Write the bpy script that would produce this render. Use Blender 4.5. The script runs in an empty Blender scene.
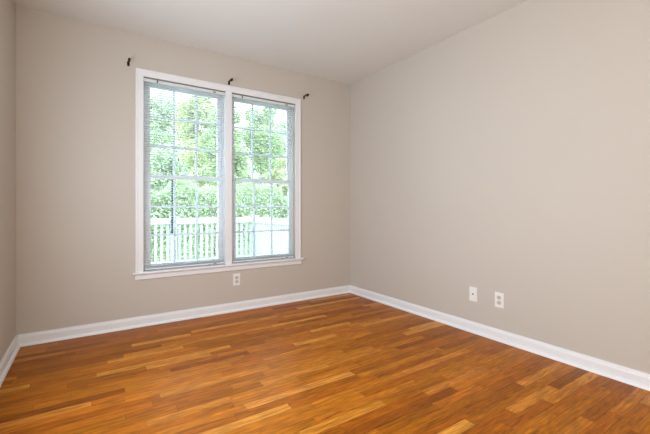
import bpy, bmesh, math, random
from mathutils import Vector, Matrix
random.seed(7)
scene = bpy.context.scene
COL = scene.collection
R = math.radians

# ------------------------------------------------------------------ camera, sky, sun, lights, exposure
cd = bpy.data.cameras.new('camera')
cam = bpy.data.objects.new('camera', cd); COL.objects.link(cam)
cam.location = (-2.5486, -3.3311, 0.99)
cam.rotation_euler = (R(90), 0, R(-33.391))
cd.sensor_width = 36.0
cd.lens = 36.0 * 355.0 / 650.0
cd.shift_y = -9.0 / 650.0
cd.clip_start = 0.02
scene.camera = cam

world = bpy.data.worlds.new('sky'); scene.world = world
world.use_nodes = True
wn = world.node_tree.nodes; wl = world.node_tree.links
bg = wn['Background']
bg.inputs['Color'].default_value = (0.74, 0.91, 1.0, 1)
bg.inputs['Strength'].default_value = 6.0

sd = bpy.data.lights.new('sun', 'SUN'); sd.energy = 1.6; sd.angle = R(1.0); sd.color = (1.0, 0.95, 0.86)
sun = bpy.data.objects.new('sun', sd); COL.objects.link(sun)
sun.rotation_euler = Vector((0.62, 0.42, -0.75)).to_track_quat('-Z', 'Y').to_euler()

def area(name, loc, aim, sx, sy, power, color):
    l = bpy.data.lights.new(name, 'AREA'); l.shape = 'RECTANGLE'; l.size = sx; l.size_y = sy
    l.energy = power; l.color = color
    o = bpy.data.objects.new(name, l); COL.objects.link(o)
    o.location = loc
    o.rotation_euler = (Vector(aim) - Vector(loc)).to_track_quat('-Z', 'Z').to_euler()
    return o
# added warm fill lamp inside the closed room, unseen behind the camera
area('rear_fill_light', (-2.3, -4.55, 1.45), (-0.2, -1.2, 1.35), 1.3, 1.7, 36, (1.0, 0.955, 0.85))
# added cool fill lamp against the solid left wall, brightens the right wall
area('side_fill_light', (-2.96, -1.95, 1.2), (0.0, -1.85, 1.25), 1.0, 1.8, 46, (0.89, 0.995, 1.15))

scene.view_settings.view_transform = 'Standard'
scene.view_settings.look = 'None'
scene.view_settings.gamma = 1.0
scene.view_settings.use_curve_mapping = False
scene.view_settings.exposure = 0.0

# ------------------------------------------------------------------ material helpers
def srgb(r, g, b):
    def c(v):
        v /= 255.0
        return v / 12.92 if v <= 0.04045 else ((v + 0.055) / 1.055) ** 2.4
    return (c(r), c(g), c(b), 1.0)

def mat(name, color, rough=0.5, metal=0.0, noise=0.0, nscale=30.0, bump=0.0, bscale=200.0, spec=0.5, trans_w=0.0):
    m = bpy.data.materials.new(name); m.use_nodes = True
    nt = m.node_tree; n = nt.nodes; l = nt.links
    p = n['Principled BSDF']
    p.inputs['Roughness'].default_value = rough
    p.inputs['Metallic'].default_value = metal
    p.inputs['Specular IOR Level'].default_value = spec
    p.inputs['Base Color'].default_value = color
    tc = n.new('ShaderNodeTexCoord')
    if noise > 0:
        t = n.new('ShaderNodeTexNoise'); t.inputs['Scale'].default_value = nscale; t.inputs['Detail'].default_value = 4
        l.new(tc.outputs['Object'], t.inputs['Vector'])
        mx = n.new('ShaderNodeMix'); mx.data_type = 'RGBA'
        mx.inputs[6].default_value = tuple(c * (1 - noise) for c in color[:3]) + (1,)
        mx.inputs[7].default_value = tuple(min(1, c * (1 + noise)) for c in color[:3]) + (1,)
        l.new(t.outputs['Fac'], mx.inputs[0]); l.new(mx.outputs[2], p.inputs['Base Color'])
    if bump > 0:
        t2 = n.new('ShaderNodeTexNoise'); t2.inputs['Scale'].default_value = bscale; t2.inputs['Detail'].default_value = 3
        l.new(tc.outputs['Object'], t2.inputs['Vector'])
        b = n.new('ShaderNodeBump'); b.inputs['Strength'].default_value = bump; b.inputs['Distance'].default_value = 0.002
        l.new(t2.outputs['Fac'], b.inputs['Height']); l.new(b.outputs['Normal'], p.inputs['Normal'])
    return m

def translucent(name, color, rough, amount):
    m = bpy.data.materials.new(name); m.use_nodes = True
    n = m.node_tree.nodes; l = m.node_tree.links
    p = n['Principled BSDF']; p.inputs['Base Color'].default_value = color; p.inputs['Roughness'].default_value = rough
    t = n.new('ShaderNodeBsdfTranslucent'); t.inputs['Color'].default_value = color
    tc = n.new('ShaderNodeTexCoord'); nz = n.new('ShaderNodeTexNoise'); nz.inputs['Scale'].default_value = 1.3
    l.new(tc.outputs['Object'], nz.inputs['Vector'])
    hs = n.new('ShaderNodeHueSaturation'); hs.inputs['Color'].default_value = color
    mr = n.new('ShaderNodeMapRange'); mr.inputs[3].default_value = 0.8; mr.inputs[4].default_value = 1.25
    l.new(nz.outputs['Fac'], mr.inputs[0]); l.new(mr.outputs[0], hs.inputs['Value'])
    l.new(hs.outputs['Color'], p.inputs['Base Color']); l.new(hs.outputs['Color'], t.inputs['Color'])
    mx = n.new('ShaderNodeMixShader'); mx.inputs[0].default_value = amount
    l.new(p.outputs[0], mx.inputs[1]); l.new(t.outputs[0], mx.inputs[2])
    l.new(mx.outputs[0], n['Material Output'].inputs['Surface'])
    return m

def glass_mat():
    m = bpy.data.materials.new('window_glass'); m.use_nodes = True
    n = m.node_tree.nodes; l = m.node_tree.links
    n.remove(n['Principled BSDF'])
    tr = n.new('ShaderNodeBsdfTransparent'); tr.inputs['Color'].default_value = (0.94, 0.98, 0.98, 1)
    gl = n.new('ShaderNodeBsdfGlossy'); gl.inputs['Roughness'].default_value = 0.02
    fr = n.new('ShaderNodeFresnel'); fr.inputs['IOR'].default_value = 1.45
    mx = n.new('ShaderNodeMixShader')
    l.new(fr.outputs[0], mx.inputs[0]); l.new(tr.outputs[0], mx.inputs[1]); l.new(gl.outputs[0], mx.inputs[2])
    l.new(mx.outputs[0], n['Material Output'].inputs['Surface'])
    return m

def oak_floor():
    m = bpy.data.materials.new('oak_strip_floor'); m.use_nodes = True
    nt = m.node_tree; n = nt.nodes; l = nt.links
    p = n['Principled BSDF']
    def mth(op, a=None, b=None, c=None):
        k = n.new('ShaderNodeMath'); k.operation = op
        for i, v in enumerate((a, b, c)):
            if v is None: continue
            if isinstance(v, (int, float)): k.inputs[i].default_value = v
            else: l.new(v, k.inputs[i])
        return k.outputs[0]
    tc = n.new('ShaderNodeTexCoord'); sp = n.new('ShaderNodeSeparateXYZ')
    l.new(tc.outputs['Object'], sp.inputs[0])
    X, Y = sp.outputs[0], sp.outputs[1]
    W = 0.0575
    yr = mth('DIVIDE', Y, W); row = mth('FLOOR', yr); fy = mth('FRACT', yr)
    def wn1(v):
        k = n.new('ShaderNodeTexWhiteNoise'); k.noise_dimensions = '1D'; l.new(v, k.inputs['W']); return k.outputs['Value']
    r1 = wn1(row); r2 = wn1(mth('ADD', row, 57.3))
    ln = mth('MULTIPLY_ADD', r2, 0.60, 0.36)
    xs = mth('DIVIDE', mth('MULTIPLY_ADD', r1, 7.0, mth('ADD', X, 20.0)), ln)
    # uneven board lengths: wobble the joint positions a little
    cell = mth('FLOOR', xs); fx = mth('FRACT', xs)
    cmb = n.new('ShaderNodeCombineXYZ'); l.new(cell, cmb.inputs[0]); l.new(row, cmb.inputs[1])
    w2 = n.new('ShaderNodeTexWhiteNoise'); w2.noise_dimensions = '2D'; l.new(cmb.outputs[0], w2.inputs['Vector'])
    rnd = w2.outputs['Value']
    sc2 = n.new('ShaderNodeSeparateColor'); l.new(w2.outputs['Color'], sc2.inputs[0])
    ramp = n.new('ShaderNodeValToRGB'); l.new(rnd, ramp.inputs[0])
    e = ramp.color_ramp.elements
    e[0].position = 0.0; e[0].color = srgb(*FLOOR_C[0])
    e[1].position = 1.0; e[1].color = srgb(*FLOOR_C[4])
    for pos, c in ((0.16, FLOOR_C[1]), (0.52, FLOOR_C[2]), (0.82, FLOOR_C[3])):
        k = e.new(pos); k.color = srgb(*c)
    # grain: long streaks offset per board
    gv = n.new('ShaderNodeCombineXYZ')
    l.new(mth('MULTIPLY', X, 4.2), gv.inputs[0]); l.new(mth('MULTIPLY', Y, 46.0), gv.inputs[1]); l.new(mth('MULTIPLY', rnd, 40.0), gv.inputs[2])
    g = n.new('ShaderNodeTexNoise'); g.inputs['Scale'].default_value = 1.6; g.inputs['Detail'].default_value = 5; g.inputs['Roughness'].default_value = 0.6
    g.inputs['Distortion'].default_value = 0.6
    l.new(gv.outputs[0], g.inputs['Vector'])
    # cathedral figure
    cv = n.new('ShaderNodeCombineXYZ')
    l.new(mth('MULTIPLY', X, 1.5), cv.inputs[0]); l.new(mth('MULTIPLY', Y, 14.0), cv.inputs[1]); l.new(mth('MULTIPLY', sc2.outputs[1], 30.0), cv.inputs[2])
    wv = n.new('ShaderNodeTexNoise'); wv.inputs['Scale'].default_value = 1.4; wv.inputs['Detail'].default_value = 1.0
    l.new(cv.outputs[0], wv.inputs['Vector'])
    rings = mth('SINE', mth('MULTIPLY', wv.outputs['Fac'], 55.0))
    fv = n.new('ShaderNodeCombineXYZ')
    l.new(mth('MULTIPLY', X, 14.0), fv.inputs[0]); l.new(mth('MULTIPLY', Y, 150.0), fv.inputs[1]); l.new(mth('MULTIPLY', sc2.outputs[0], 60.0), fv.inputs[2])
    fb = n.new('ShaderNodeTexNoise'); fb.inputs['Scale'].default_value = 1.0; fb.inputs['Detail'].default_value = 3.0
    l.new(fv.outputs[0], fb.inputs['Vector'])
    def spread(v, lo, hi, a, b):
        k = n.new('ShaderNodeMapRange'); l.new(v, k.inputs[0])
        for q, z in zip((1, 2, 3, 4), (lo, hi, a, b)): k.inputs[q].default_value = z
        return k.outputs[0]
    streak = spread(g.outputs['Fac'], 0.32, 0.64, 0.60, 1.20)
    fibre = spread(fb.outputs['Fac'], 0.32, 0.68, 0.84, 1.10)
    val = mth('MULTIPLY', mth('MULTIPLY', streak, fibre), mth('MULTIPLY_ADD', rings, 0.085, 1.04))
    # dark mineral streaks / knots
    kv = n.new('ShaderNodeCombineXYZ')
    l.new(mth('MULTIPLY', X, 5.0), kv.inputs[0]); l.new(mth('MULTIPLY', Y, 24.0), kv.inputs[1]); l.new(mth('MULTIPLY', rnd, 17.0), kv.inputs[2])
    kn = n.new('ShaderNodeTexNoise'); kn.inputs['Scale'].default_value = 1.0; kn.inputs['Detail'].default_value = 2.0
    l.new(kv.outputs[0], kn.inputs['Vector'])
    km = n.new('ShaderNodeMapRange'); km.inputs[1].default_value = 0.66; km.inputs[2].default_value = 0.80; km.inputs[3].default_value = 1.0; km.inputs[4].default_value = 0.55
    l.new(kn.outputs['Fac'], km.inputs[0])
    # seams between the strips and at the butt ends
    ey = mth('MINIMUM', fy, mth('SUBTRACT', 1.0, fy))
    ex = mth('MULTIPLY', mth('MINIMUM', fx, mth('SUBTRACT', 1.0, fx)), mth('DIVIDE', ln, W))
    ed = mth('MINIMUM', ey, ex)
    sm = n.new('ShaderNodeMapRange'); sm.inputs[1].default_value = 0.008; sm.inputs[2].default_value = 0.028; sm.inputs[3].default_value = 0.55; sm.inputs[4].default_value = 1.0
    l.new(ed, sm.inputs[0])
    tot = mth('MULTIPLY', mth('MULTIPLY', val, km.outputs[0]), sm.outputs[0])
    hs = n.new('ShaderNodeHueSaturation'); l.new(ramp.outputs[0], hs.inputs['Color']); l.new(tot, hs.inputs['Value'])
    l.new(mth('MULTIPLY_ADD', sc2.outputs[2], 0.008, 0.498), hs.inputs['Hue'])
    l.new(hs.outputs['Color'], p.inputs['Base Color'])
    p.inputs['Roughness'].default_value = 0.36
    p.inputs['Specular IOR Level'].default_value = 0.12
    l.new(mth('MULTIPLY_ADD', g.outputs['Fac'], 0.22, 0.26), p.inputs['Roughness'])
    b = n.new('ShaderNodeBump'); b.inputs['Strength'].default_value = 0.25; b.inputs['Distance'].default_value = 0.0008
    l.new(sm.outputs[0], b.inputs['Height']); l.new(b.outputs['Normal'], p.inputs['Normal'])
    return m

FLOOR_C = [(140, 74, 9), (161, 88, 10), (175, 98, 14), (188, 109, 24), (210, 138, 54)]

WALL_C = srgb(202, 194, 183)
M = dict(
    wall=mat('greige_wall_paint', WALL_C, 0.65, noise=0.012, nscale=2.0, bump=0.05, bscale=260, spec=0.3),
    ceil=mat('ceiling_paint', srgb(229, 229, 224), 0.9, noise=0.01, nscale=3.0, bump=0.05, bscale=300, spec=0.1),
    trim=mat('white_trim_paint', srgb(238, 239, 240), 0.35, noise=0.01, nscale=5),
    sash=mat('white_vinyl_sash', srgb(232, 236, 238), 0.4, noise=0.01, nscale=8),
    slat=translucent('blind_slat_white', srgb(244, 247, 249), 0.4, 0.6),
    grille=translucent('white_grille_bar', srgb(240, 244, 246), 0.4, 0.45),
    rail=mat('blind_rail_white', srgb(226, 230, 230), 0.4, noise=0.01, nscale=10),
    cord=mat('white_blind_cord', srgb(225, 225, 222), 0.8, noise=0.03, nscale=200),
    dark=mat('dark_blind_hardware', srgb(70, 66, 62), 0.5, noise=0.1, nscale=80),
    plate=mat('wall_plate_plastic', srgb(241, 240, 236), 0.3, noise=0.01, nscale=20),
    grey=mat('receptacle_face', srgb(206, 201, 192), 0.35, noise=0.02, nscale=40),
    slot=mat('receptacle_slot', srgb(40, 36, 32), 0.6, noise=0.05, nscale=90),
    steel=mat('steel_screw', srgb(190, 188, 184), 0.35, metal=0.9, noise=0.05, nscale=90),
    bronze=mat('oil_rubbed_bronze', srgb(42, 30, 18), 0.45, metal=0.35, noise=0.15, nscale=60),
    glass=glass_mat(),
    deckw=mat('white_railing_paint', srgb(186, 190, 192), 0.6, noise=0.03, nscale=6),
    deck=mat('pale_deck_boards', srgb(176, 170, 160), 0.8, noise=0.12, nscale=5),
    lawn=mat('lawn_green', srgb(122, 140, 96), 0.95, noise=0.25, nscale=2.5),
    bark=mat('tree_bark', srgb(140, 130, 118), 0.9, noise=0.25, nscale=9, bump=0.4, bscale=30),
    pole=mat('dark_pole_metal', srgb(26, 40, 48), 0.6, metal=0.0, noise=0.08, nscale=30),
    siding=mat('exterior_siding', srgb(214, 208, 196), 0.7, noise=0.03, nscale=4),
    floor=oak_floor(),
)
LEAF = [translucent('leaf_mid_green', srgb(182, 198, 152), 0.5, 0.25),
        translucent('leaf_yellow_green', srgb(206, 210, 166), 0.5, 0.25),
        translucent('leaf_pale_green', srgb(200, 212, 182), 0.5, 0.25),
        translucent('leaf_deep_green', srgb(186, 198, 164), 0.5, 0.25)]

# ------------------------------------------------------------------ mesh helpers
class MB:
    def __init__(s): s.bm = bmesh.new()
    def box(s, x0, x1, y0, y1, z0, z1, bev=0.0, seg=2):
        t = bmesh.new()
        bmesh.ops.create_cube(t, size=1.0)
        for v in t.verts:
            v.co = Vector((x0 + (v.co.x + .5) * (x1 - x0), y0 + (v.co.y + .5) * (y1 - y0), z0 + (v.co.z + .5) * (z1 - z0)))
        if bev > 0:
            bmesh.ops.bevel(t, geom=list(t.edges), offset=bev, segments=seg, profile=0.5, affect='EDGES')
        s.add(t); return s
    def add(s, t, mtx=None):
        if mtx is not None: t.transform(mtx)
        me = bpy.data.meshes.new('tmp'); t.to_mesh(me); t.free(); s.bm.from_mesh(me); bpy.data.meshes.remove(me)
    def cyl(s, p0, p1, r0, r1=None, seg=14, bev=0.0):
        r1 = r0 if r1 is None else r1
        p0, p1 = Vector(p0), Vector(p1); d = p1 - p0
        t = bmesh.new()
        bmesh.ops.create_cone(t, cap_ends=True, segments=seg, radius1=r0, radius2=r1, depth=d.length)
        if bev > 0:
            es = [e for e in t.edges if len(e.link_faces) == 2 and any(len(f.verts) > 4 for f in e.link_faces)]
            bmesh.ops.bevel(t, geom=es, offset=bev, segments=2, profile=0.5, affect='EDGES')
        q = d.to_track_quat('Z', 'Y').to_matrix().to_4x4()
        s.add(t, Matrix.Translation((p0 + p1) / 2) @ q); return s
    def tube(s, pts, r, seg=10):
        pts = [Vector(p) for p in pts]; rings = []
        for i, p in enumerate(pts):
            a = pts[max(0, i - 1)]; b = pts[min(len(pts) - 1, i + 1)]
            q = (b - a).to_track_quat('Z', 'Y')
            rings.append([s.bm.verts.new(p + q @ Vector((math.cos(k * 2 * math.pi / seg) * r, math.sin(k * 2 * math.pi / seg) * r, 0))) for k in range(seg)])
        for i in range(len(rings) - 1):
            for k in range(seg):
                s.bm.faces.new((rings[i][k], rings[i][(k + 1) % seg], rings[i + 1][(k + 1) % seg], rings[i + 1][k]))
        s.bm.faces.new(rings[0]); s.bm.faces.new(list(reversed(rings[-1]))); return s
    def prism(s, prof, p0, p1, axis_u, axis_v):
        """closed 2-D profile (u,v) extruded straight from p0 to p1"""
        p0, p1, U, V = Vector(p0), Vector(p1), Vector(axis_u), Vector(axis_v)
        a = [s.bm.verts.new(p0 + U * u + V * v) for u, v in prof]
        b = [s.bm.verts.new(p1 + U * u + V * v) for u, v in prof]
        k = len(prof)
        for i in range(k):
            s.bm.faces.new((a[i], a[(i + 1) % k], b[(i + 1) % k], b[i]))
        s.bm.faces.new(a); s.bm.faces.new(list(reversed(b))); return s
    def sweep(s, prof, corners, dirs, V):
        """profile swept along corners with mitred outward directions; u along dirs, v along V"""
        V = Vector(V); rings = []
        for c, d in zip(corners, dirs):
            rings.append([s.bm.verts.new(Vector(c) + Vector(d) * u + V * v) for u, v in prof])
        k = len(prof)
        for i in range(len(rings) - 1):
            for j in range(k):
                s.bm.faces.new((rings[i][j], rings[i][(j + 1) % k], rings[i + 1][(j + 1) % k], rings[i + 1][j]))
        s.bm.faces.new(rings[0]); s.bm.faces.new(list(reversed(rings[-1]))); return s
    def build(s, name, material, parent=None, smooth=False):
        bmesh.ops.recalc_face_normals(s.bm, faces=list(s.bm.faces))
        me = bpy.data.meshes.new(name); s.bm.to_mesh(me); s.bm.free()
        if smooth:
            for p in me.polygons: p.use_smooth = True
        me.materials.append(material)
        o = bpy.data.objects.new(name, me); COL.objects.link(o)
        if parent is not None: o.parent = parent
        return o

def tag(o, label=None, cat=None, group=None, kind=None):
    if label: o['label'] = label
    if cat: o['category'] = cat
    if group: o['group'] = group
    if kind: o['kind'] = kind
    return o
def empty(name, loc, rz=0.0):
    o = bpy.data.objects.new(name, None); o.empty_display_size = 0.1
    o.location = loc; o.rotation_euler = (0, 0, rz); COL.objects.link(o); return o
def children(o): return [c for c in bpy.data.objects if c.parent == o]
def copy_tree(o, parent=None):
    c = o.copy(); COL.objects.link(c); c.parent = parent
    for ch in children(o): copy_tree(ch, c)
    return c

# ------------------------------------------------------------------ room shell
XL, XR, YB, YF, H = -2.996, 0.0, 0.0, -4.8, 2.44
OX0, OX1, OZ0, OZ1 = -2.186, -0.727, 0.437, 2.100      # rough opening of the double window
T = 0.16
def struct(o, label, cat): return tag(o, label, cat, kind='structure')

struct(MB().box(XL - .1, XR + .1, YF - .1, YB, -0.12, 0.0).build('floor', M['floor']),
       'glossy red oak strip floor running parallel to the window wall', 'floor')
struct(MB().box(XL - .1, XR + .1, YF - .1, YB + T, H, H + .2).build('ceiling', M['ceil']),
       'flat plain pale ceiling', 'ceiling')
w = MB()
w.box(XL - .1, OX0, YB, YB + T, -0.12, H); w.box(OX1, XR + .1, YB, YB + T, -0.12, H)
w.box(OX0, OX1, YB, YB + T, -0.12, OZ0); w.box(OX0, OX1, YB, YB + T, OZ1, H)
struct(w.build('wall_back', M['wall']), 'greige painted wall around the double window', 'wall')
struct(MB().box(XL - .1, XL, YF, YB, -0.12, H).build('wall_left', M['wall']), 'narrow strip of greige wall along the left edge of the photo', 'wall')
struct(MB().box(XR, XR + .1, YF, YB, -0.12, H).build('wall_right', M['wall']), 'long bare greige wall with two white wall plates', 'wall')
struct(MB().box(XL - .1, XR + .1, YF - .1, YF, -0.12, H).build('wall_rear', M['wall']), 'greige wall behind the viewer', 'wall')

# baseboards with a stepped, eased top edge, and a quarter-round shoe
BP = [(0, 0), (.013, 0), (.013, .060), (.011, .066), (.011, .070), (.007, .076), (.006, .083), (0, .083)]
SP = [(0, 0)] + [(.004 + .012 * math.cos(a), .018 * math.sin(a)) for a in [R(t) for t in (0, 20, 40, 60, 78, 90)]] + [(0, .018)]
def baseboard(name, p0, p1, out, label):
    b = MB().prism(BP, p0, p1, out, (0, 0, 1)).build(name, M['trim'])
    struct(b, label, 'baseboard')
    o = Vector(out) * .013
    MB().prism(SP, Vector(p0) + o, Vector(p1) + o, out, (0, 0, 1)).build('shoe_moulding', M['trim'], b)
baseboard('baseboard_back', (XL + .013, 0, 0), (XR - .013, 0, 0), (0, -1, 0), 'white baseboard along the window wall')
baseboard('baseboard_left', (XL, YF, 0), (XL, 0, 0), (1, 0, 0), 'white baseboard along the left wall')
baseboard('baseboard_right', (XR, YF, 0), (XR, 0, 0), (-1, 0, 0), 'white baseboard below the two wall plates on the right wall')

# window casing: mitred three-sided profile, flat mull casing, stool and apron
CI0, CI1, CH, SZ = -2.181, -0.732, 2.095, 0.456
CP = [(0, 0), (0, .010), (.004, .012), (.040, .014), (.046, .018), (.056, .018), (.060, .014), (.060, 0)]
tr = empty('trim_1', ((CI0 + CI1) / 2, 0, SZ))
struct(tr, 'white casing, stool and apron around the double window', 'window trim')
def rel(mb, name, m, root):
    o = mb.build(name, m, root); o.data.transform(Matrix.Translation(-Vector(root.location))); return o
c = MB().sweep(CP, [(CI0, 0, SZ), (CI0, 0, CH), (CI1, 0, CH), (CI1, 0, SZ)], [(-1, 0, 0), (-1, 0, 1), (1, 0, 1), (1, 0, 0)], (0, -1, 0))
rel(c, 'casing', M['trim'], tr)
rel(MB().box(-1.485, -1.424, -.013, 0.055, SZ, CH, .003), 'mullion', M['trim'], tr)
rel(MB().box(-2.262, -0.643, -.036, 0.0, .438, SZ, .005).box(OX0 + .002, OX1 - .002, 0, .06, .438, SZ), 'stool', M['trim'], tr)
AP = [(0, 0), (.010, 0), (.014, .006), (.014, .036), (.010, .042), (.010, .048), (0, .048)]
rel(MB().prism(AP, (-2.243, 0, .390), (-.665, 0, .390), (0, -1, 0), (0, 0, 1)), 'apron', M['trim'], tr)

# ------------------------------------------------------------------ the two double-hung windows
def window(name, x0, x1, label):
    """x0..x1 clear opening; double-hung, nine panes in each sash"""
    cx = (x0 + x1) / 2
    root = empty(name, (cx, 0.06, SZ)); struct(root, label, 'window')
    g0, g1 = cx - .283, cx + .303
    j = MB()
    j.box(x0 - .004, x0 + .008, .056, .158, SZ - .018, 2.10); j.box(x1 - .008, x1 + .004, .056, .158, SZ - .018, 2.10)
    j.box(x0 + .008, x1 - .008, .056, .158, 2.085, 2.10); j.box(x0 + .008, x1 - .008, .06, .158, .438, .455)
    rel(j, 'jamb_frame', M['sash'], root)
    def sash(nm, ya, yb, z0, z1, gz0, gz1):
        s = MB(); e = .002
        s.box(x0 + .009, g0, ya, yb, z0, z1, e); s.box(g1, x1 - .009, ya, yb, z0, z1, e)
        s.box(g0, g1, ya, yb, z0, gz0, e); s.box(g0, g1, ya, yb, gz1, z1, e)
        so = rel(s, nm, M['sash'], root)
        ym = (ya + yb) / 2
        p = MB().box(g0, g1, ym - .002, ym + .002, gz0, gz1).build('glass_pane', M['glass'], so)
        p.data.transform(Matrix.Translation(-Vector(root.location)))
        b = MB(); hw = .009
        for k in (1, 2):
            xx = g0 + (g1 - g0) * k / 3; b.box(xx - hw, xx + hw, ym - .011, ym + .011, gz0, gz1, .003)
            zz = gz0 + (gz1 - gz0) * k / 3; b.box(g0, g1, ym - .010, ym + .010, zz - hw, zz + hw, .003)
        bo = b.build('grille', M['grille'], so); bo.data.transform(Matrix.Translation(-Vector(root.location)))
        return so
    sash('upper_sash', .100, .134, 1.250, 2.084, 1.286, 2.048)
    sash('lower_sash', .062, .096, .457, 1.286, .505, 1.250)
    lk = MB().box(cx - .03, cx + .03, .064, .094, 1.287, 1.296, .002).cyl((cx, .079, 1.296), (cx, .079, 1.304), .010, seg=16).box(cx - .004, cx + .030, .066, .076, 1.303, 1.309, .002)
    rel(lk, 'sash_lock', M['sash'], root)
    return root
window('window_1', CI0, -1.485, 'left double-hung window with nine-pane sashes, beside the long wall strip')
window('window_2', -1.424, CI1, 'right double-hung window with nine-pane sashes, nearer the room corner')

# ------------------------------------------------------------------ mini blinds
BLY = .022
def make_blind(x0, x1, label):
    cx = (x0 + x1) / 2; L = (x1 - x0) / 2
    root = empty('mini_blind', (cx, BLY, SZ))
    tag(root, label, 'window blind', 'white mini blinds in the double window')
    zt = 2.088 - SZ
    h = MB()   # U-shaped headrail, open at the top
    h.box(-L, L, -.0135, -.0125, zt - .027, zt); h.box(-L, L, .0125, .0135, zt - .027, zt)
    h.box(-L, L, -.0135, .0135, zt - .027, zt - .026); h.box(-L, L, -.0135, -.010, zt - .0015, zt); h.box(-L, L, .010, .0135, zt - .0015, zt)
    h.build('headrail', M['rail'], root)
    for s in (-1, 1):
        MB().box(s * (L + .001) - .0022, s * (L + .001) + .0022, -.016, .016, zt - .031, zt + .003, .001).build('end_bracket', M['rail'], root)
    # slats: shallow crowned strips
    z0, z1 = .052, zt - .040
    n = 73; spare = 6; tilt = R(SLAT_TILT); sm = MB()
    for i in range(-spare, n):   # a few spare slats lie stacked on the bottom rail
        zz = z0 + (z1 - z0) * i / (n - 1) if i >= 0 else .0255 + .0026 * (i + spare)
        top = []; bot = []
        for k in range(5):
            t = -1 + k * .5; y = t * .0125; zc = .0016 * (1 - t * t)
            yy = y * math.cos(tilt) - zc * math.sin(tilt); z_ = y * math.sin(tilt) + zc * math.cos(tilt)
            top.append((yy, zz + z_)); bot.append((yy, zz + z_ - .0004))
        sm.prism(top + bot[::-1], (-L + .004, 0, 0), (L - .004, 0, 0), (0, 1, 0), (0, 0, 1))
    sm.build('slats', M['slat'], root)
    MB().box(-L + .004, L - .004, -.0125, .0125, .008, .022, .004).build('bottom_rail', M['rail'], root)
    for f in (-.60, .60):
        x = f * L
        ld = MB()
        for y in (-.0135, .0135): ld.cyl((x, y, .012), (x, y, zt - .026), .0006, seg=6)
        for i in range(n):
            zz = z0 + (z1 - z0) * i / (n - 1)
            ld.cyl((x, -.0135, zz - .0012), (x, .0135, zz - .0012), .0004, seg=5)
        ld.build('ladder_cord', M['cord'], root)
        MB().cyl((x, 0, .004), (x, 0, .008), .007, seg=14).build('cord_button', M['dark'], root)
    # tilter with clear wand at the left, cord lock with pull cord at the right
    tl = MB().box(-L + .098, -L + .106, -.020, -.0135, zt - .024, zt - .004, .001).build('tilter', M['dark'], root)
    MB().cyl((-L + .102, -.017, zt - .030), (-L + .104, -.019, zt - .62), .0022, seg=6).build('tilt_wand', M['glass'], tl)
    lk = MB().box(L - .105, L - .080, -.0185, -.0135, zt - .020, zt - .011, .001).build('cord_lock', M['dark'], root)
    MB().tube([(L - .092, -.017, zt - .018), (L - .088, -.020, zt - .3), (L - .084, -.021, zt - .8), (L - .082, -.021, zt - 1.15)], .0009, 6) \
        .cyl((L - .082, -.021, zt - 1.15), (L - .082, -.021, zt - 1.185), .003, .006, 10).build('pull_cord', M['cord'], lk)
    MB().box(L * .70, L * .70 + .028, -.0140, -.0120, .011, .018, .0006).build('hold_down_clip', M['dark'], root)
    return root
SLAT_TILT = -2
make_blind(CI0 + .007, -1.485 - .007, 'lowered white mini blind with open slats in the left window')
make_blind(-1.424 + .007, CI1 - .007, 'lowered white mini blind with open slats in the right window, nearer the room corner')

# ------------------------------------------------------------------ curtain rod brackets left on the wall
def make_bracket(loc, label):
    root = empty('curtain_rod_bracket', loc)
    tag(root, label, 'curtain rod bracket', 'curtain rod brackets over the window')
    MB().box(-.009, .009, -.004, 0, -.022, .016, .0015).build('wall_plate', M['bronze'], root)
    MB().tube([(0, -.003, .004), (0, -.020, .010), (0, -.045, .014), (0, -.066, .012)], .0062, 10).build('arm', M['bronze'], root, True)
    cup = [(0, -.062, .010)] + [(0, -.079 + .0155 * math.cos(R(a)), .012 + .0155 * math.sin(R(a))) for a in range(0, -190, -20)]
    MB().tube(cup, .0088, 10).build('rod_cup', M['bronze'], root, True)
    for z in (-.016, .011):
        MB().cyl((0, -.004, z), (0, -.0062, z), .0032, seg=12).build('screw', M['bronze'], root)
    return root
b0 = make_bracket((-2.292, 0, 2.180), 'dark bronze curtain rod bracket on the wall outside the upper left casing corner')
for x, z, lb in ((-1.450, 2.186, 'dark bronze curtain rod bracket above the mullion between the two windows'),
                 (-0.626, 2.188, 'dark bronze curtain rod bracket past the upper right casing corner, nearest the room corner')):
    b = copy_tree(b0); b.location = (x, 0, z); b['label'] = lb

# ------------------------------------------------------------------ wall plates (local: face towards -y)
def plate_mesh():
    return MB().box(-.035, .035, -.0055, 0, -.057, .057, .003)
def make_outlet(loc, rz, label):
    root = empty('electrical_outlet', loc, rz)
    tag(root, label, 'outlet', 'duplex outlets low on the walls')
    plate_mesh().build('cover_plate', M['plate'], root)
    for s in (-1, 1):
        zc = s * .0195
        t = bmesh.new(); bmesh.ops.create_cone(t, cap_ends=True, segments=28, radius1=.0172, radius2=.0172, depth=.003)
        for v in t.verts: v.co.y = max(-.0132, min(.0132, v.co.y))
        mb = MB(); mb.add(t, Matrix.Translation((0, -.0062, zc)) @ Matrix.Rotation(R(90), 4, 'X'))
        rc = mb.build('receptacle', M['grey'], root)
        MB().box(-.0072, -.0052, -.0080, -.0074, zc - .001, zc + .0085).box(.0052, .0072, -.0080, -.0074, zc - .000, zc + .0075) \
            .cyl((0, -.0074, zc - .0075), (0, -.0080, zc - .0075), .0026, seg=12).build('slots', M['slot'], rc)
    MB().cyl((0, -.0055, 0), (0, -.0072, 0), .0033, seg=14).build('screw', M['steel'], root)
    return root
o1 = make_outlet((-1.375, 0, .300), 0, 'white duplex outlet on the window wall below the double window')
o2 = copy_tree(o1); o2.location = (0, -1.834, .302); o2.rotation_euler = (0, 0, R(-90))
o2['label'] = 'white duplex outlet on the long right wall, the plate with two grey receptacles'
j = empty('phone_jack', (0, -1.6175, .303), R(-90))
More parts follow.
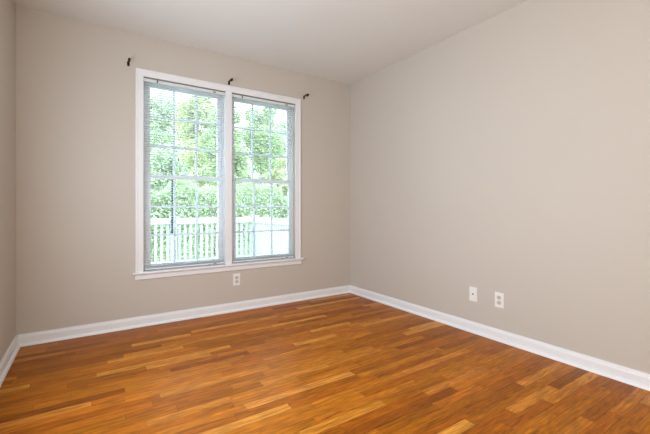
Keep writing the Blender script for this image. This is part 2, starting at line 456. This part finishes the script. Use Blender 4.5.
tag(j, 'white jack plate with one small dark socket, beside the duplex outlet on the right wall', 'wall jack')
plate_mesh().build('cover_plate', M['plate'], j)
jb = MB().box(-.011, .011, -.0075, -.005, -.008, .014, .001).build('jack_body', M['plate'], j)
MB().box(-.0055, .0055, -.0082, -.0074, -.004, .007).build('socket', M['slot'], jb)
for z in (.042, -.042):
    MB().cyl((0, -.0055, z), (0, -.0070, z), .0033, seg=14).build('screw', M['plate'], j)

# ------------------------------------------------------------------ outside: deck, railing, lawn, trees
struct(MB().box(-4.6, 0.30, T + .002, 3.34, -0.20, -0.08).build('deck_floor', M['deck']), 'pale wooden deck outside the windows', 'deck')
struct(MB().box(-30, 30, T + .01, 45, -1.0, -0.75).build('ground', M['lawn']), 'green lawn beyond the deck', 'ground')

DZ = -0.08
rl = empty('deck_railing', (0.13, 3.2, DZ))
tag(rl, 'white painted deck railing with square balusters outside the windows', 'railing')
def rbox(name, x0, x1, y0, y1, z0, z1, m=None, bev=.004):
    return rel(MB().box(x0, x1, y0, y1, z0, z1, bev), name, m or M['deckw'], rl)
CXR, RY = 0.13, 3.2
posts = [(-3.36, RY), (-1.36, RY), (CXR, RY), (CXR, 0.30)]
for x, y in posts:
    p = rbox('post', x - .046, x + .046, y - .046, y + .046, DZ, .83)
    q = MB().box(x - .058, x + .058, y - .058, y + .058, .83, .85, .004).build('post_cap', M['deckw'], p); q.data.transform(Matrix.Translation(-Vector(rl.location)))
for xa, xb in ((-4.5, -3.406), (-3.314, -1.406), (-1.314, CXR - .046)):
    rbox('top_rail', xa, xb, RY - .045, RY + .045, .712, .815)
    rbox('bottom_rail', xa, xb, RY - .02, RY + .02, .02, .085)
    k = round((xb - xa) / .094)
    for i in range(k):
        x = xa + (i + .5) * (xb - xa) / k
        rbox('baluster', x - .02, x + .02, RY - .018, RY + .018, .085, .712, bev=.003)
rbox('top_rail', CXR - .045, CXR + .045, .346, RY - .046, .712, .815)
rbox('bottom_rail', CXR - .02, CXR + .02, .346, RY - .046, .02, .085)
k = round((RY - .39) / .094)
for i in range(k):
    y = .346 + (i + .5) * (RY - .392) / k
    rbox('baluster', CXR - .018, CXR + .018, y - .02, y + .02, .085, .712, bev=.003)

pl = empty('feeder_pole', (-1.398, RY - .080, DZ))
tag(pl, 'slender dark hooked pole clamped to the white railing post outside', 'pole')
MB().cyl((0, 0, .62), (0, 0, 1.88), .017, .015, 12).build('shaft', M['pole'], pl, False)
for z in (.66, .84):
    MB().box(-.024, .024, -.019, .0335, z - .012, z + .012, .002).build('clamp', M['pole'], pl)
MB().tube([(0, 0, 1.86), (0, 0, 1.92), (.03, 0, 1.96), (.07, 0, 1.96), (.10, 0, 1.92), (.10, 0, 1.88)], .007, 8).build('hook', M['pole'], pl, True)

def tree(name, x, y, top, low, rx, leaf, label, nleaf=5200, trunk_r=.10, cat='tree', group='trees beyond the deck', size=.085, clumps=60):
    rnd = random.Random(int(x * 131 + y * 17 + top * 7))
    base = -0.75
    root = empty(name, (x, y, base)); tag(root, label, cat, group)
    if trunk_r:
        tm = MB(); tm.tube([(0, 0, -.02), (.04, 0, (low - base) * .6), (-.03, .05, low - base + .3), (.02, .0, (top - base) * .8)], trunk_r, 9)
        for k in range(6):
            a = rnd.random() * 6.28; h0 = low - base + (top - low) * rnd.uniform(.05, .5)
            tm.cyl((0, 0, h0), (math.cos(a) * rx * .7, math.sin(a) * rx * .7, h0 + (top - low) * .28), trunk_r * .4, trunk_r * .12, 7)
        tm.build('trunk', M['bark'], root)
    zc = (top + low) / 2 - base; rz = (top - low) / 2
    cl = []
    for k in range(clumps):
        while True:
            v = Vector((rnd.uniform(-1, 1), rnd.uniform(-1, 1), rnd.uniform(-1, 1)))
            if v.length < 1: break
        cl.append((Vector((v.x * rx * .8, v.y * rx * .8, zc + v.z * rz * .85)), rnd.uniform(.22, .42) * rx))
    verts = []; faces = []
    for i in range(nleaf):
        c_, r_ = cl[rnd.randrange(clumps)]
        d = Vector((rnd.gauss(0, 1), rnd.gauss(0, 1), rnd.gauss(0, 1))); d.normalize()
        p = c_ + d * r_ * rnd.uniform(.55, 1.0)
        a = Vector((rnd.gauss(0, 1), rnd.gauss(0, 1), rnd.gauss(0, .7))).normalized()
        b = a.cross(Vector((rnd.gauss(0, 1), rnd.gauss(0, 1), rnd.gauss(0, 1)))).normalized()
        s = size * rnd.uniform(.7, 1.3); m_ = a.cross(b) * s * .15
        k = len(verts)
        verts += [p - a * s, p - b * s * .45 + m_, p + a * s, p + b * s * .45 + m_]
        faces.append((k, k + 1, k + 2, k + 3))
    me = bpy.data.meshes.new('crown'); me.from_pydata([tuple(v) for v in verts], [], faces)
    me.materials.append(LEAF[leaf])
    o = bpy.data.objects.new('crown' if trunk_r else 'foliage', me); COL.objects.link(o); o.parent = root
    return root
def at(px, y):   # world x on a line of sight through the window, used only to space the trees
    u = (px - 325) / 355; fx, fy = .5503, .8349; rx, ry = .8349, -.5503
    dx, dy = fx + u * rx, fy + u * ry
    return -2.5486 + (y + 3.3311) * dx / dy
def ztop(px, ypx, y):   # height of a tree top seen at that elevation
    u = (px - 325) / 355
    return 0.99 + (208 - ypx) / 355 * (y + 3.3311) / (.8349 - .5503 * u)
for px, y, ty, low, rx, leaf, n_, lb in (
        (165, 8.4, 142, 0.9, .78, 2, 4200, 'low pale green tree beyond the deck, far left of the left window'),
        (226, 8.6, 84, 0.8, .80, 0, 6500, 'tall narrow green tree beyond the deck, behind the mullion between the windows'),
        (284, 8.4, 150, 0.7, .78, 1, 4200, 'short yellow-green tree beyond the deck, right panes of the right window'),
        (196, 12.0, 74, 0.9, 1.12, 1, 6500, 'tall yellow-green tree beyond the deck, middle panes of the left window'),
        (262, 12.0, 92, 0.9, 1.12, 0, 6000, 'mid green tree farther back, middle panes of the right window'),
        (160, 16.0, 86, 1.2, 1.5, 2, 9000, 'thin pale tree farthest back, upper left panes of the left window'),
        (290, 16.0, 112, 1.2, 1.45, 2, 7000, 'pale rounded treetop farthest back, right panes of the right window')):
    tree('shade_tree', at(px, y), y, ztop(px, ty, y), low, rx, leaf, lb, n_ * 2, size=.04 + .003 * y)

hd = empty('hedge', (1.0, 6.4, -0.75))
tag(hd, 'long green hedge beyond the white deck railing', 'hedge')
rnd = random.Random(5); verts = []; faces = []
for i in range(44000):
    x = rnd.uniform(-3.2, 3.2)
    hgt = 2.30 + .18 * math.sin(x * 3.1) + .12 * math.sin(x * 7.3 + 1)
    p = Vector((x, rnd.uniform(-.45, .45), hgt * (rnd.random() ** .62)))
    a = Vector((rnd.gauss(0, 1), rnd.gauss(0, 1), rnd.gauss(0, .7))).normalized()
    b = a.cross(Vector((rnd.gauss(0, 1), rnd.gauss(0, 1), rnd.gauss(0, 1)))).normalized()
    sz = .044 * rnd.uniform(.7, 1.3); k = len(verts); m_ = a.cross(b) * sz * .15
    verts += [p - a * sz, p - b * sz * .5 + m_, p + a * sz, p + b * sz * .5 + m_]
    faces.append((k, k + 1, k + 2, k + 3))
me = bpy.data.meshes.new('foliage'); me.from_pydata([tuple(v) for v in verts], [], faces); me.materials.append(LEAF[3])
o = bpy.data.objects.new('foliage', me); COL.objects.link(o); o.parent = hd
st = MB()
for k in range(9): st.cyl((-3 + k * .75, 0, -.02), (-3 + k * .75 + .05, .03, 1.7), .03, .012, 7)
st.build('stems', M['bark'], hd)
